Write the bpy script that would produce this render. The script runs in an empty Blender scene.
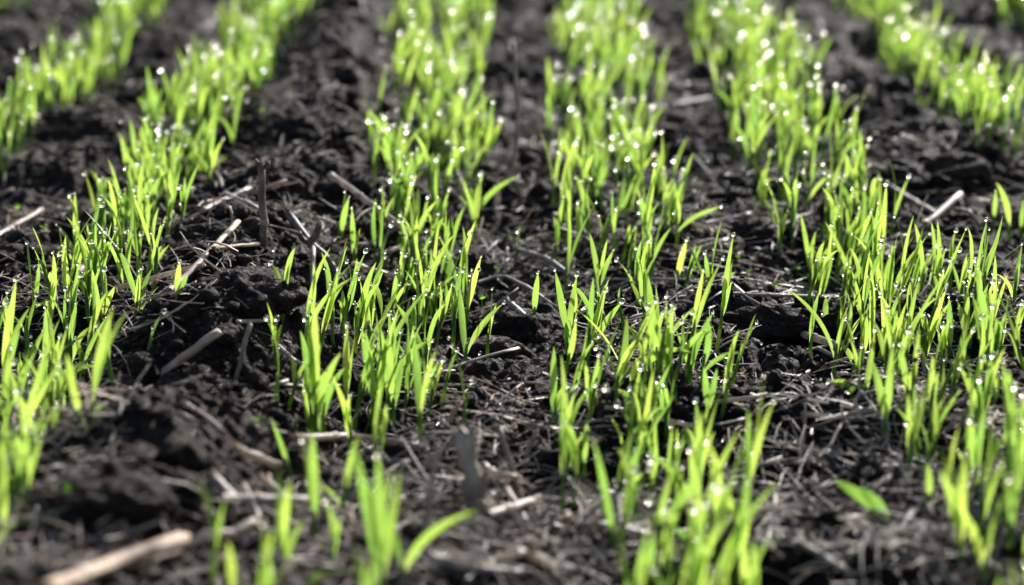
import bpy, math, random
import numpy as np
from mathutils import Vector

R = math.radians
rnd = random.Random(11)
rng = np.random.default_rng(11)
scene = bpy.context.scene

# ------------------------------------------------------------------ camera, sky, sun, exposure
W, HPX = 1024, 585
LENS = 80.0
FPX = W * LENS / 36.0
S = 0.125                      # distance between two drill rows (m)
PITCH = math.atan(678 / FPX)
CAMH = 0.343
YAW = math.atan(26 / FPX * math.cos(PITCH))
cam_d = bpy.data.cameras.new('camera')
cam = bpy.data.objects.new('camera', cam_d)
scene.collection.objects.link(cam)
cam.location = (0, 0, CAMH)
cam.rotation_euler = (R(90) - PITCH, 0, YAW)
cam_d.lens = LENS
cam_d.sensor_width = 36
cam_d.clip_start = 0.02
cam_d.clip_end = 2000
cam_d.dof.use_dof = True
cam_d.dof.focus_distance = 1.075
cam_d.dof.aperture_fstop = 6.5
cam_d.dof.aperture_blades = 0
scene.camera = cam

SUN_EL, SUN_AZ = 24.5, 23        # degrees; azimuth to the right of straight ahead
world = bpy.data.worlds.new('World')
scene.world = world
world.use_nodes = True
nt = world.node_tree
bg = nt.nodes['Background']
sky = nt.nodes.new('ShaderNodeTexSky')
sky.sky_type = 'NISHITA'
sky.sun_disc = False
sky.sun_elevation = R(SUN_EL)
sky.sun_rotation = R(SUN_AZ)
sky.air_density = 1.0
sky.dust_density = 2.0
nt.links.new(sky.outputs[0], bg.inputs[0])
bg.inputs[1].default_value = 0.10
sun_d = bpy.data.lights.new('sun', 'SUN')
sun_d.energy = 5.0
sun_d.angle = R(0.6)
sun_d.color = (1.0, 0.965, 0.93)
sun = bpy.data.objects.new('sun', sun_d)
scene.collection.objects.link(sun)
sdir = Vector((math.sin(R(SUN_AZ)) * math.cos(R(SUN_EL)), math.cos(R(SUN_AZ)) * math.cos(R(SUN_EL)), math.sin(R(SUN_EL))))
sun.rotation_euler = (-sdir).to_track_quat('-Z', 'Y').to_euler()
sun.location = sdir * 20
scene.view_settings.view_transform = 'Standard'
scene.view_settings.look = 'None'
scene.view_settings.exposure = 0.97
scene.view_settings.gamma = 1
scene.view_settings.use_curve_mapping = False
scene.render.engine = 'CYCLES'
cy = scene.cycles
cy.use_denoising = True
cy.max_bounces = 8
cy.transmission_bounces = 6
cy.transparent_max_bounces = 6
cy.caustics_refractive = False
cy.caustics_reflective = False
cy.sample_clamp_indirect = 0

# ------------------------------------------------------------------ materials
def mat_new(name):
    m = bpy.data.materials.new(name)
    m.use_nodes = True
    t = m.node_tree
    t.nodes.clear()
    return m, t

def N(t, typ, **kw):
    n = t.nodes.new(typ)
    for k, v in kw.items():
        if k.startswith('i_'):
            n.inputs[k[2:].replace('_', ' ')].default_value = v
        else:
            setattr(n, k, v)
    return n

def ramp(t, fac, stops):
    r = t.nodes.new('ShaderNodeValToRGB')
    e = r.color_ramp.elements
    while len(e) < len(stops):
        e.new(0.5)
    for el, (p, c) in zip(e, stops):
        el.position = p
        el.color = (*c, 1) if len(c) == 3 else c
    t.links.new(fac, r.inputs[0])
    return r.outputs[0]

def soil_material():
    m, t = mat_new('soil')
    L = t.links.new
    geo = N(t, 'ShaderNodeNewGeometry')
    n1 = N(t, 'ShaderNodeTexNoise', i_Scale=28.0, i_Detail=5.0, i_Roughness=0.6)
    n2 = N(t, 'ShaderNodeTexNoise', i_Scale=420.0, i_Detail=6.0, i_Roughness=0.68)
    n3 = N(t, 'ShaderNodeTexNoise', i_Scale=1500.0, i_Detail=3.0, i_Roughness=0.6)
    v1 = N(t, 'ShaderNodeTexVoronoi', i_Scale=330.0)
    for n in (n1, n2, n3, v1):
        L(geo.outputs['Position'], n.inputs['Vector'])
    c1 = ramp(t, n1.outputs[0], [(0.3, (0.014, 0.0097, 0.0077)), (0.52, (0.028, 0.0192, 0.0148)), (0.75, (0.064, 0.045, 0.034))])
    c2 = ramp(t, n2.outputs[0], [(0.35, (0.55, 0.55, 0.55)), (0.62, (1.0, 1.0, 1.0)), (0.72, (2.2, 2.1, 2.0)), (0.8, (4.0, 3.8, 3.6))])  # random grain tone; brightest stops paint soil glints into the base colour
    mul = N(t, 'ShaderNodeMix', data_type='RGBA', blend_type='MULTIPLY')
    mul.inputs[0].default_value = 1
    L(c1, mul.inputs[6]); L(c2, mul.inputs[7])
    p = N(t, 'ShaderNodeBsdfPrincipled')
    L(mul.outputs[2], p.inputs['Base Color'])
    rr = ramp(t, n3.outputs[0], [(0.33, (0.42, 0.42, 0.42)), (0.5, (0.8, 0.8, 0.8)), (0.7, (0.95, 0.95, 0.95))])
    L(rr, p.inputs['Roughness'])
    sl = ramp(t, n2.outputs[0], [(0.42, (0.05, 0.05, 0.05)), (0.6, (0.15, 0.15, 0.15)), (0.68, (0.55, 0.55, 0.55))])
    L(sl, p.inputs['Specular IOR Level'])
    b1 = N(t, 'ShaderNodeBump', i_Strength=1.0, i_Distance=0.0022)
    b2 = N(t, 'ShaderNodeBump', i_Strength=0.8, i_Distance=0.0006)
    add = N(t, 'ShaderNodeMath', operation='SUBTRACT')
    L(n2.outputs[0], add.inputs[0]); L(v1.outputs[0], add.inputs[1])
    L(add.outputs[0], b1.inputs['Height'])
    L(n3.outputs[0], b2.inputs['Height'])
    L(b1.outputs[0], b2.inputs['Normal'])
    L(b2.outputs[0], p.inputs['Normal'])
    o = N(t, 'ShaderNodeOutputMaterial')
    L(p.outputs[0], o.inputs[0])
    return m

def leaf_material(name, refl, trans_tip, trans_base, mixf=0.6):
    m, t = mat_new(name)
    L = t.links.new
    uv = N(t, 'ShaderNodeUVMap')
    sep = N(t, 'ShaderNodeSeparateXYZ')
    L(uv.outputs[0], sep.inputs[0])
    oi = N(t, 'ShaderNodeObjectInfo')
    geo = N(t, 'ShaderNodeNewGeometry')
    # parallel veins across the blade
    mu = N(t, 'ShaderNodeMath', operation='MULTIPLY'); mu.inputs[1].default_value = 44.0
    L(sep.outputs[0], mu.inputs[0])
    sn = N(t, 'ShaderNodeMath', operation='SINE'); L(mu.outputs[0], sn.inputs[0])
    vein = N(t, 'ShaderNodeMapRange'); vein.inputs[1].default_value = -1; vein.inputs[2].default_value = 1
    vein.inputs[3].default_value = 0.86; vein.inputs[4].default_value = 1.08
    L(sn.outputs[0], vein.inputs[0])
    nz = N(t, 'ShaderNodeTexNoise', i_Scale=55.0, i_Detail=3.0)
    L(geo.outputs['Position'], nz.inputs['Vector'])
    base = ramp(t, sep.outputs[1], [(0.0, trans_base), (0.3, trans_tip), (0.93, trans_tip), (1.0, tuple(0.75 * a for a in trans_tip))])
    vr = N(t, 'ShaderNodeMapRange'); vr.inputs[1].default_value = 0.3; vr.inputs[2].default_value = 0.7
    vr.inputs[3].default_value = 0.66; vr.inputs[4].default_value = 1.16
    L(nz.outputs[0], vr.inputs[0])
    m1 = N(t, 'ShaderNodeMath', operation='MULTIPLY'); L(vein.outputs[0], m1.inputs[0]); L(vr.outputs[0], m1.inputs[1])
    sc = N(t, 'ShaderNodeMix', data_type='RGBA', blend_type='MULTIPLY'); sc.inputs[0].default_value = 1
    L(base, sc.inputs[6]); L(m1.outputs[0], sc.inputs[7])
    hs = N(t, 'ShaderNodeHueSaturation')
    hr = N(t, 'ShaderNodeMapRange'); hr.inputs[3].default_value = 0.484; hr.inputs[4].default_value = 0.522
    vv = N(t, 'ShaderNodeMapRange'); vv.inputs[3].default_value = 1.15; vv.inputs[4].default_value = 0.66
    at = N(t, 'ShaderNodeAttribute', attribute_name='leaf_rand')
    ad = N(t, 'ShaderNodeMath', operation='ADD'); L(oi.outputs['Random'], ad.inputs[0]); L(at.outputs['Fac'], ad.inputs[1])
    fr = N(t, 'ShaderNodeMath', operation='FRACT'); L(ad.outputs[0], fr.inputs[0])
    L(fr.outputs[0], hr.inputs[0]); L(hr.outputs[0], hs.inputs['Hue'])
    L(fr.outputs[0], vv.inputs[0]); L(vv.outputs[0], hs.inputs['Value'])
    L(sc.outputs[2], hs.inputs['Color'])
    tr = N(t, 'ShaderNodeBsdfTranslucent'); L(hs.outputs[0], tr.inputs[0])
    p = N(t, 'ShaderNodeBsdfPrincipled', i_Roughness=0.36)
    p.inputs['Base Color'].default_value = (*refl, 1)
    p.inputs['Specular IOR Level'].default_value = 0.45
    bp = N(t, 'ShaderNodeBump', i_Strength=0.25, i_Distance=0.0002)
    L(sn.outputs[0], bp.inputs['Height']); L(bp.outputs[0], p.inputs['Normal'])
    mx = N(t, 'ShaderNodeMixShader'); mx.inputs[0].default_value = mixf
    L(p.outputs[0], mx.inputs[1]); L(tr.outputs[0], mx.inputs[2])
    o = N(t, 'ShaderNodeOutputMaterial'); L(mx.outputs[0], o.inputs[0])
    return m

def straw_material(name, c_dark, c_mid, c_pale, rough=0.5, spec=0.5, trans=0.0):
    m, t = mat_new(name)
    L = t.links.new
    uv = N(t, 'ShaderNodeUVMap')
    mp = N(t, 'ShaderNodeMapping'); mp.inputs['Scale'].default_value = (26.0, 1.4, 1.0)
    L(uv.outputs[0], mp.inputs[0])
    oi = N(t, 'ShaderNodeObjectInfo')
    geo = N(t, 'ShaderNodeNewGeometry')
    n1 = N(t, 'ShaderNodeTexNoise', i_Scale=2.0, i_Detail=4.0, i_Roughness=0.65)
    L(mp.outputs[0], n1.inputs['Vector'])
    n2 = N(t, 'ShaderNodeTexNoise', i_Scale=130.0, i_Detail=4.0, i_Roughness=0.6)
    L(geo.outputs['Position'], n2.inputs['Vector'])
    av = N(t, 'ShaderNodeMath', operation='ADD'); L(n1.outputs[0], av.inputs[0]); L(n2.outputs[0], av.inputs[1])
    hv = N(t, 'ShaderNodeMath', operation='MULTIPLY'); hv.inputs[1].default_value = 0.5; L(av.outputs[0], hv.inputs[0])
    c = ramp(t, hv.outputs[0], [(0.36, c_dark), (0.5, c_mid), (0.64, c_pale)])
    hs = N(t, 'ShaderNodeHueSaturation')
    vv = N(t, 'ShaderNodeMapRange'); vv.inputs[3].default_value = 0.75; vv.inputs[4].default_value = 1.2
    L(oi.outputs['Random'], vv.inputs[0]); L(vv.outputs[0], hs.inputs['Value']); L(c, hs.inputs['Color'])
    p = N(t, 'ShaderNodeBsdfPrincipled', i_Roughness=rough)
    p.inputs['Specular IOR Level'].default_value = spec
    L(hs.outputs[0], p.inputs['Base Color'])
    bp = N(t, 'ShaderNodeBump', i_Strength=0.5, i_Distance=0.0004)
    L(hv.outputs[0], bp.inputs['Height']); L(bp.outputs[0], p.inputs['Normal'])
    tl = N(t, 'ShaderNodeBsdfTranslucent'); L(hs.outputs[0], tl.inputs[0])
    mx = N(t, 'ShaderNodeMixShader'); mx.inputs[0].default_value = trans or 0.2
    L(p.outputs[0], mx.inputs[1]); L(tl.outputs[0], mx.inputs[2])
    o = N(t, 'ShaderNodeOutputMaterial')
    L(mx.outputs[0], o.inputs[0])
    return m

def water_material():
    m, t = mat_new('dew_water')
    g = N(t, 'ShaderNodeBsdfGlass', i_Roughness=0.22, i_IOR=1.33)
    o = N(t, 'ShaderNodeOutputMaterial')
    t.links.new(g.outputs[0], o.inputs[0])
    return m

M_SOIL = soil_material()
M_LEAF = leaf_material('wheat_leaf', (0.115, 0.19, 0.05), (0.40, 0.61, 0.095), (0.50, 0.61, 0.25), 0.60)
M_STEM = leaf_material('wheat_stem', (0.12, 0.22, 0.05), (0.36, 0.55, 0.09), (0.55, 0.60, 0.34), 0.5)
M_WEED = leaf_material('weed_leaf', (0.07, 0.16, 0.03), (0.30, 0.62, 0.06), (0.32, 0.6, 0.08))
M_PALE = straw_material('pale_straw', (0.25, 0.20, 0.155), (0.45, 0.38, 0.31), (0.74, 0.66, 0.57), 0.3, 0.8, 0.6)
M_GREY = straw_material('grey_straw', (0.13, 0.10, 0.08), (0.29, 0.232, 0.185), (0.49, 0.41, 0.335), 0.5, 0.4)
M_BROWN = straw_material('brown_stalk', (0.15, 0.10, 0.07), (0.33, 0.235, 0.17), (0.50, 0.385, 0.295), 0.6, 0.3)
M_DARK = straw_material('dark_twig', (0.05, 0.034, 0.025), (0.13, 0.092, 0.068), (0.27, 0.205, 0.16), 0.55, 0.35)
M_WATER = water_material()

# ------------------------------------------------------------------ noise and ground height
def hsh(ix, iy, s):
    a = (ix.astype(np.int64) * 374761393 + iy.astype(np.int64) * 668265263 + s * 1442695041) & 0xFFFFFFFF
    a = ((a ^ (a >> 13)) * 1274126177) & 0xFFFFFFFF
    a = ((a ^ (a >> 16)) * 2246822519) & 0xFFFFFFFF
    a = a ^ (a >> 15)
    return (a & 0xFFFFFF).astype(np.float64) / 0xFFFFFF

def vnoise(x, y, s):
    ix, iy = np.floor(x), np.floor(y)
    fx, fy = x - ix, y - iy
    fx = fx * fx * fx * (fx * (fx * 6 - 15) + 10)
    fy = fy * fy * fy * (fy * (fy * 6 - 15) + 10)
    a, b = hsh(ix, iy, s), hsh(ix + 1, iy, s)
    c, d = hsh(ix, iy + 1, s), hsh(ix + 1, iy + 1, s)
    return (a * (1 - fx) + b * fx) * (1 - fy) + (c * (1 - fx) + d * fx) * fy - 0.5

def worley(x, y, s):
    ix, iy = np.floor(x), np.floor(y)
    best = np.full(x.shape, 9.0)
    hval = np.zeros(x.shape)
    for dx in (-1, 0, 1):
        for dy in (-1, 0, 1):
            cx, cy_ = ix + dx, iy + dy
            px = cx + hsh(cx, cy_, s)
            py = cy_ + hsh(cx, cy_, s + 7)
            d = (px - x) ** 2 + (py - y) ** 2
            hh = hsh(cx, cy_, s + 13)
            k = d < best
            best = np.where(k, d, best)
            hval = np.where(k, hh, hval)
    return np.sqrt(best), hval

# cross-profile of the field: rows stand in shallow furrows, ridges between them (units: row distances, cm)
KP = [(-60, .5), (-5, .6), (-4.3, .9), (-3.8, 0), (-3.2, 1.2), (-2.75, 0), (-2.25, 1.5), (-1.76, 0), (-1.45, 2.1), (-1.2, 3.8), (-0.95, 2.6), (-.615, .1),
      (-.1, .9), (.385, 0), (.85, .35), (1.31, 0), (1.8, 2.0), (2.31, 0), (2.8, .9), (3.35, 0), (3.9, .9), (4.4, 0), (5, .6), (60, .5)]
_kx = np.arange(-8, 8, 0.01)
_kh = np.interp(_kx, [a for a, _ in KP], [b for _, b in KP])
_ker = np.exp(-0.5 * (np.arange(-40, 41) / 13.0) ** 2); _ker /= _ker.sum()
_kh = np.convolve(np.pad(_kh, 40, mode='edge'), _ker, mode='valid')

CP, SP = math.cos(PITCH), math.sin(PITCH)
CY, SY = math.cos(YAW), math.sin(YAW)
def ray(px, py):
    u = (px - W / 2) / FPX
    v = (HPX / 2 - py) / FPX
    # camera axes in the world
    right = (CY, SY, 0.0)
    fwd = (-SY * CP, CY * CP, -SP)
    up = (-SY * SP, CY * SP, CP)
    d = np.array([right[i] * u + up[i] * v + fwd[i] for i in range(3)])
    return d
def flat(px, py):
    d = ray(px, py)
    k = -CAMH / d[2]
    return d[0] * k, d[1] * k
def project(p):
    x, y, z = p[0], p[1], p[2] - CAMH
    a = x * CY + y * SY
    b = -x * SY + y * CY
    dep = b * CP - z * SP
    up = b * SP + z * CP
    return W / 2 + FPX * a / dep, HPX / 2 - FPX * up / dep, dep

# local bumps and pits seen in the photograph: pixel of the place, half sizes and height in cm
SPOTS = [(765, 345, 3.2, 1.6, -1.5), (755, 318, 3.5, 1.5, .7), (560, 500, 2.4, 3.0, -2.0), (935, 495, 2.4, 2.2, -1.5), (905, 450, 3, 3, .7), (175, 470, 2.2, 3, -1.2),
         (955, 180, 4.5, 4.5, 1.7), (935, 300, 2.4, 2.0, -1.3), (985, 250, 3, 2.5, .9), (240, 275, 4, 5, .7), (300, 125, 2.4, 4, -.9), (735, 235, 3, 3, -.6),
         (505, 340, 2.0, 1.6, .8), (480, 400, 2.2, 3, .5), (815, 300, 2.5, 2, -.7), (690, 60, 3, 6, -.5), (130, 90, 3, 8, -1.0), (900, 150, 2.5, 3, -.9), (640, 205, 2, 3, -.4)]
SPOTS = [(*flat(a, b), c / 100, d / 100, e / 100) for a, b, c, d, e in SPOTS]

def Hs(x, y):
    """smooth ground height"""
    k = x / S
    h = np.interp(k, _kx, _kh) / 100
    h = h * (1 + 0.9 * vnoise(x * 3.1 + 5, y * 5.2, 3))
    for sx, sy, rx, ry, a in SPOTS:
        h = h + a * np.exp(-((x - sx) / rx) ** 2 - ((y - sy) / ry) ** 2)
    h = h + 0.021 * vnoise(x * 14, y * 14, 5) + 0.012 * vnoise(x * 34, y * 34, 6)
    return h

def Hf(x, y):
    h = Hs(x, y)
    wx = x + 0.006 * vnoise(x * 90, y * 90, 31)
    wy = y + 0.006 * vnoise(x * 90, y * 90, 32)
    lump = 0.35 + 1.3 * np.clip(vnoise(x * 9, y * 9, 41) + 0.5, 0, 1)
    d, hv = worley(wx * 55, wy * 55, 11)
    h = h + lump * 0.0048 * hv * np.clip(1 - d * d * 1.5, 0, 1)
    d, hv = worley(wx * 130, wy * 130, 12)
    h = h + lump * 0.0024 * (0.3 + hv) * np.sqrt(np.clip(1 - d * d * 1.6, 0, 1))
    d, hv = worley(wx * 215, wy * 215, 13)
    h = h + lump * 0.0020 * (0.3 + hv) * np.sqrt(np.clip(1 - d * d * 1.6, 0, 1))
    d, hv = worley(x * 330, y * 330, 14)
    h = h + 0.0015 * (0.3 + hv) * np.sqrt(np.clip(1 - d * d * 1.6, 0, 1))
    h = h + 0.003 * vnoise(x * 190, y * 190, 16) + 0.0016 * vnoise(x * 480, y * 480, 17)
    return h

def h1(x, y):
    return float(Hf(np.array([x]), np.array([y]))[0])

def ground_at(px, py, lift=0.0):
    """point of the ground (or of the level a little above it) seen at a pixel"""
    d = ray(px, py)
    ys = np.linspace(0.45, 3.6, 2100)
    k = ys / d[1]
    z = CAMH + d[2] * k
    x = d[0] * k
    below = np.nonzero(z < Hf(x, ys) + lift)[0]
    i = below[0] if len(below) else len(ys) - 1
    return np.array([x[i], ys[i], h1(x[i], ys[i]) + lift])

# ------------------------------------------------------------------ mesh helpers
COL = scene.collection
def mesh_np(name, v, f, mats, uv=None, mi=None, smooth=True):
    """f: list of face-index arrays, each (n,3) or (n,4)"""
    me = bpy.data.meshes.new(name)
    v = np.asarray(v, dtype=np.float32)
    me.vertices.add(len(v))
    me.vertices.foreach_set('co', v.ravel())
    loops = np.concatenate([a.ravel() for a in f]).astype(np.int32)
    tot = np.concatenate([np.full(len(a), a.shape[1], dtype=np.int32) for a in f])
    start = np.concatenate([[0], np.cumsum(tot)[:-1]]).astype(np.int32)
    me.loops.add(len(loops))
    me.loops.foreach_set('vertex_index', loops)
    me.polygons.add(len(tot))
    me.polygons.foreach_set('loop_start', start)
    me.polygons.foreach_set('loop_total', tot)
    for m in mats:
        me.materials.append(m)
    if mi is not None:
        me.polygons.foreach_set('material_index', np.asarray(mi, dtype=np.int32))
    if uv is not None:
        lay = me.uv_layers.new(name='UVMap')
        lay.data.foreach_set('uv', np.asarray(uv, dtype=np.float32)[loops].ravel())
    me.polygons.foreach_set('use_smooth', np.full(len(tot), smooth, dtype=bool))
    me.update(calc_edges=True)
    me.validate()
    return me

def link(name, me, parent=None, loc=None):
    o = bpy.data.objects.new(name, me)
    COL.objects.link(o)
    if parent is not None:
        o.parent = parent
    if loc is not None:
        o.location = loc
    return o

def tag(o, label=None, cat=None, group=None, kind=None):
    if label: o['label'] = label
    if cat: o['category'] = cat
    if group: o['group'] = group
    if kind: o['kind'] = kind
    return o

def grid_faces(nr, nc):
    a = np.arange(nr * nc).reshape(nr, nc)
    return np.stack([a[:-1, :-1], a[:-1, 1:], a[1:, 1:], a[1:, :-1]], -1).reshape(-1, 4)

class Bag:
    """many small pieces gathered into one mesh"""
    def __init__(s): s.rv, s.v, s.q, s.t, s.uv, s.qm, s.tm, s.n = [], [], [], [], [], [], [], 0
    def add(s, v, f, uv=None, m=0):
        s.v.append(v); s.rv.append(np.full(len(v), rnd.random()))
        s.uv.append(np.zeros((len(v), 2)) if uv is None else uv)
        if f.shape[1] == 4: s.q.append(f + s.n); s.qm.append(np.full(len(f), m))
        else: s.t.append(f + s.n); s.tm.append(np.full(len(f), m))
        s.n += len(v)
    def mesh(s, name, mats, smooth=True):
        f, mi = [], []
        if s.q: f.append(np.concatenate(s.q)); mi += s.qm
        if s.t: f.append(np.concatenate(s.t)); mi += s.tm
        me = mesh_np(name, np.concatenate(s.v), f, mats, np.concatenate(s.uv), np.concatenate(mi), smooth)
        me.attributes.new('leaf_rand', 'FLOAT', 'POINT').data.foreach_set('value', np.concatenate(s.rv).astype(np.float32))
        return me

def ico(sub):
    import bmesh
    bm = bmesh.new()
    bmesh.ops.create_icosphere(bm, subdivisions=sub, radius=1)
    v = np.array([p.co[:] for p in bm.verts])
    f = np.array([[q.index for q in p.verts] for p in bm.faces])
    bm.free()
    return v, f
ICO = {k: ico(k) for k in (1, 2, 3, 4, 5)}

def lumpy(sub, seed, amp=0.35):
    v, f = ICO[sub]
    r = np.ones(len(v))
    for i, (fr, a) in enumerate(((1.3, 1.0), (2.9, .6), (6.1, .35), (13, .2))):
        if sub < 3 and i > 1: break
        o = seed * 3.7 + i * 11
        r += amp * a * 2 * (vnoise(v[:, 0] * fr + o, v[:, 1] * fr + v[:, 2] * fr * .7 + o, 50 + i) + vnoise(v[:, 2] * fr - o, v[:, 0] * fr * .6 - v[:, 1] * fr + o, 60 + i)) * .6
    return v * r[:, None], f

# ------------------------------------------------------------------ ground sheet
def build_ground():
    rows = []
    y = 0.62
    while y < 2.75:
        rows.append(y)
        y += 0.00125 * (y / 0.8) ** 1.15
    y1 = rows[-1]; st = 0.006
    while y1 < 900:
        y1 += st; st *= 1.16; rows.append(y1)
    y0 = 0.62; st = 0.004; pre = []
    while y0 > -900:
        y0 -= st; st *= 1.2; pre.append(y0)
    rows = np.array(pre[::-1] + rows)
    u = np.linspace(-1, 1, 520)
    ext = []; e = 0.0; st = 0.003
    while e < 900:
        e += st; st *= 1.2; ext.append(e)
    ext = np.array(ext)
    wdt = 0.075 + 0.275 * np.clip(rows, 0, 3.2)
    cx = -0.0109 * np.clip(rows, 0, 3.2)
    core = cx[:, None] + wdt[:, None] * u[None, :]
    left = core[:, :1] - ext[::-1][None, :]
    right = core[:, -1:] + ext[None, :]
    X = np.concatenate([left, core, right], 1)
    Y = np.repeat(rows[:, None], X.shape[1], 1)
    Z = Hf(X.ravel(), Y.ravel())
    v = np.stack([X.ravel(), Y.ravel(), Z], 1)
    me = mesh_np('soil_ground', v, [grid_faces(*X.shape)], [M_SOIL])
    tag(link('ground', me), 'dark crumbly damp soil of the sown field', None, None, 'structure')
build_ground()

def rand_ground(n, y0=0.68, y1=2.7, power=-1.2, wide=1.12):
    """random ground points, spread about evenly over the picture"""
    t = rng.random(n)
    if power == 0:
        y = y0 + (y1 - y0) * t
    else:
        p = power
        y = (y0 ** p + (y1 ** p - y0 ** p) * t) ** (1 / p)
    hw = (0.02 + 0.232 * y) * wide
    x = -0.0109 * y + hw * (rng.random(n) * 2 - 1)
    return x, y

def build_crumbs():
    bag = Bag()
    var1 = [lumpy(1, i, .42) for i in range(14)]
    var2 = [lumpy(2, i + 40, .42) for i in range(14)]
    def scatter(n, lo, hi, var, ex):
        x, y = rand_ground(n)
        keep = vnoise(x * 11, y * 11, 77) + 0.25 * (rng.random(n) - .5) > -0.12
        x, y = x[keep], y[keep]
        z = Hf(x, y)
        for i in range(len(x)):
            r = lo * (hi / lo) ** (rng.random() ** ex)
            v, f = var[rng.integers(len(var))]
            a = rng.random() * 6.283
            ca, sa = math.cos(a), math.sin(a)
            sc = r * (0.75 + 0.5 * rng.random(3)); sc[2] *= .8
            w = v[:, [0, 2, 1]] if rng.random() < .5 else v
            w = w * sc
            bag.add(np.stack([w[:, 0] * ca - w[:, 1] * sa + x[i], w[:, 0] * sa + w[:, 1] * ca + y[i], w[:, 2] + z[i] + r * .25], 1), f)
    scatter(42000, 0.0006, 0.0020, var1, 1.4)
    scatter(4200, 0.002, 0.0062, var2, 2.0)
    tag(link('soil_crumbs', bag.mesh('soil_crumbs', [M_SOIL])), 'loose dark soil crumbs scattered over the field', 'soil crumbs', None, 'stuff')
build_crumbs()

# ------------------------------------------------------------------ naming things by their place
ROWK = [-2.75, -1.763, -.615, .385, 1.311, 2.31, 3.35]
ORD = ['first', 'second', 'third', 'fourth', 'fifth', 'sixth', 'seventh']
def nth(n):
    return '%d%s' % (n, 'th' if 10 <= n % 100 <= 20 else {1: 'st', 2: 'nd', 3: 'rd'}.get(n % 10, 'th'))
def zone(x):
    k = x / S
    if k < ROWK[0]: return 'left of the first row'
    for i in range(6):
        if k < ROWK[i + 1]: return 'between %s and %s rows' % (ORD[i], ORD[i + 1])
    return 'right of the seventh row'

# ------------------------------------------------------------------ wheat seedlings
NSEG = 10
def blade(p0, p1, bow, width, face, fold=0.25, twist=0.0, neck=0.22, drop_tip=0.0):
    """leaf blade from p0 to p1; bow = sideways offset vector at the middle; returns verts, faces, uv, spine"""
    t = np.linspace(0, 1, NSEG + 1)
    p0, p1, bow = map(np.asarray, (p0, p1, bow))
    mid = (p0 + p1) / 2 + bow
    sp = ((1 - t) ** 2)[:, None] * p0 + (2 * t * (1 - t))[:, None] * (2 * mid - (p0 + p1) / 2) + (t ** 2)[:, None] * p1
    sp[:, 2] -= drop_tip * np.clip((t - .6) / .4, 0, 1) ** 2
    tan = np.gradient(sp, axis=0)
    tan /= np.linalg.norm(tan, axis=1)[:, None]
    rise = np.clip((t - neck) / 0.25, 0, 1); rise = rise * rise * (3 - 2 * rise)
    prof = (0.34 + 0.66 * rise) * np.where(t > .5, np.clip(1 - ((t - .5) / .5) ** 2.3, 0, 1), 1) + 0.02
    ang = face + twist * t
    ref = np.stack([np.cos(ang), np.sin(ang), np.zeros_like(ang)], 1)
    wv = ref - (ref * tan).sum(1)[:, None] * tan
    wv /= np.linalg.norm(wv, axis=1)[:, None]
    nv = np.cross(wv, tan)
    hw = (width / 2 * prof)[:, None]
    fo = fold * (1.6 - rise)[:, None]
    v = np.stack([sp - wv * hw + nv * hw * fo, sp - nv * hw * fo, sp + wv * hw + nv * hw * fo], 1).reshape(-1, 3)
    uv = np.stack([np.tile([0, .5, 1], NSEG + 1), np.repeat(t, 3)], 1)
    return v, grid_faces(NSEG + 1, 3), uv, (sp, wv, hw[:, 0])

def tube(pts, rad, sides=6, cap=True, uvlen=1.0, squash=1.0, seed=0, rag=0.0):
    pts = np.asarray(pts, float); n = len(pts)
    rad = np.broadcast_to(np.asarray(rad, float), (n,))
    tan = np.gradient(pts, axis=0); tan /= np.linalg.norm(tan, axis=1)[:, None] + 1e-12
    ref = np.array([0, 0, 1.0]) if abs(tan[0][2]) < .8 else np.array([1.0, 0, 0])
    a = np.cross(tan, ref); a /= np.linalg.norm(a, axis=1)[:, None]
    b = np.cross(a, tan)
    th = np.linspace(0, 2 * np.pi, sides + 1)
    ring = pts[:, None, :] + rad[:, None, None] * (np.cos(th)[None, :, None] * a[:, None, :] + squash * np.sin(th)[None, :, None] * b[:, None, :])
    if rag:
        rr = np.random.default_rng(seed)
        for e, sgn in ((0, -1), (n - 1, 1)):
            off = rr.random(sides + 1) * rag; off[-1] = off[0]
            ring[e] += tan[e] * (sgn * off[:, None])
    uv = np.stack([np.tile(np.linspace(0, 1, sides + 1), n), np.repeat(np.linspace(0, uvlen, n), sides + 1)], 1)
    v = ring.reshape(-1, 3)
    f = grid_faces(n, sides + 1)
    if cap:   # inset, recessed ends: the hollow of the stalk
        extra, ef = [], []
        for e, sgn in ((0, 1), (n - 1, -1)):
            base = len(v) + sum(len(q) for q in extra)
            inner = pts[e] + (ring[e] - pts[e]) * .62
            deep = inner + tan[e] * sgn * rad[e] * 1.2
            extra += [inner, deep]
            o = np.arange(sides) + e * (sides + 1)
            i1 = base + np.arange(sides); i2 = i1 + sides + 1
            ef.append(np.stack([o, o + 1, i1 + 1, i1], 1)); ef.append(np.stack([i1, i1 + 1, i2 + 1, i2], 1))
            c = base + 2 * (sides + 1)
            extra.append(pts[e][None] + tan[e][None] * sgn * rad[e] * 1.2)
            ef.append(np.stack([i2, i2 + 1, np.full(sides, c), np.full(sides, c)], 1)[:, :3].copy() if False else np.stack([i2[::1], i2 + 1, np.full(sides, c)], 1))
        uv = np.concatenate([uv] + [np.tile([.5, .5], (len(q), 1)) for q in extra])
        v = np.concatenate([v] + extra)
        quads = np.concatenate([f] + [q for q in ef if q.shape[1] == 4])
        tris = np.concatenate([q for q in ef if q.shape[1] == 3])
        return v, [quads, tris], uv
    return v, [f], uv

DROP_ME = mesh_np('dew_drop', ICO[3][0] * np.array([1, 1, 1.06]), [ICO[3][1]], [M_WATER])

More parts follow.
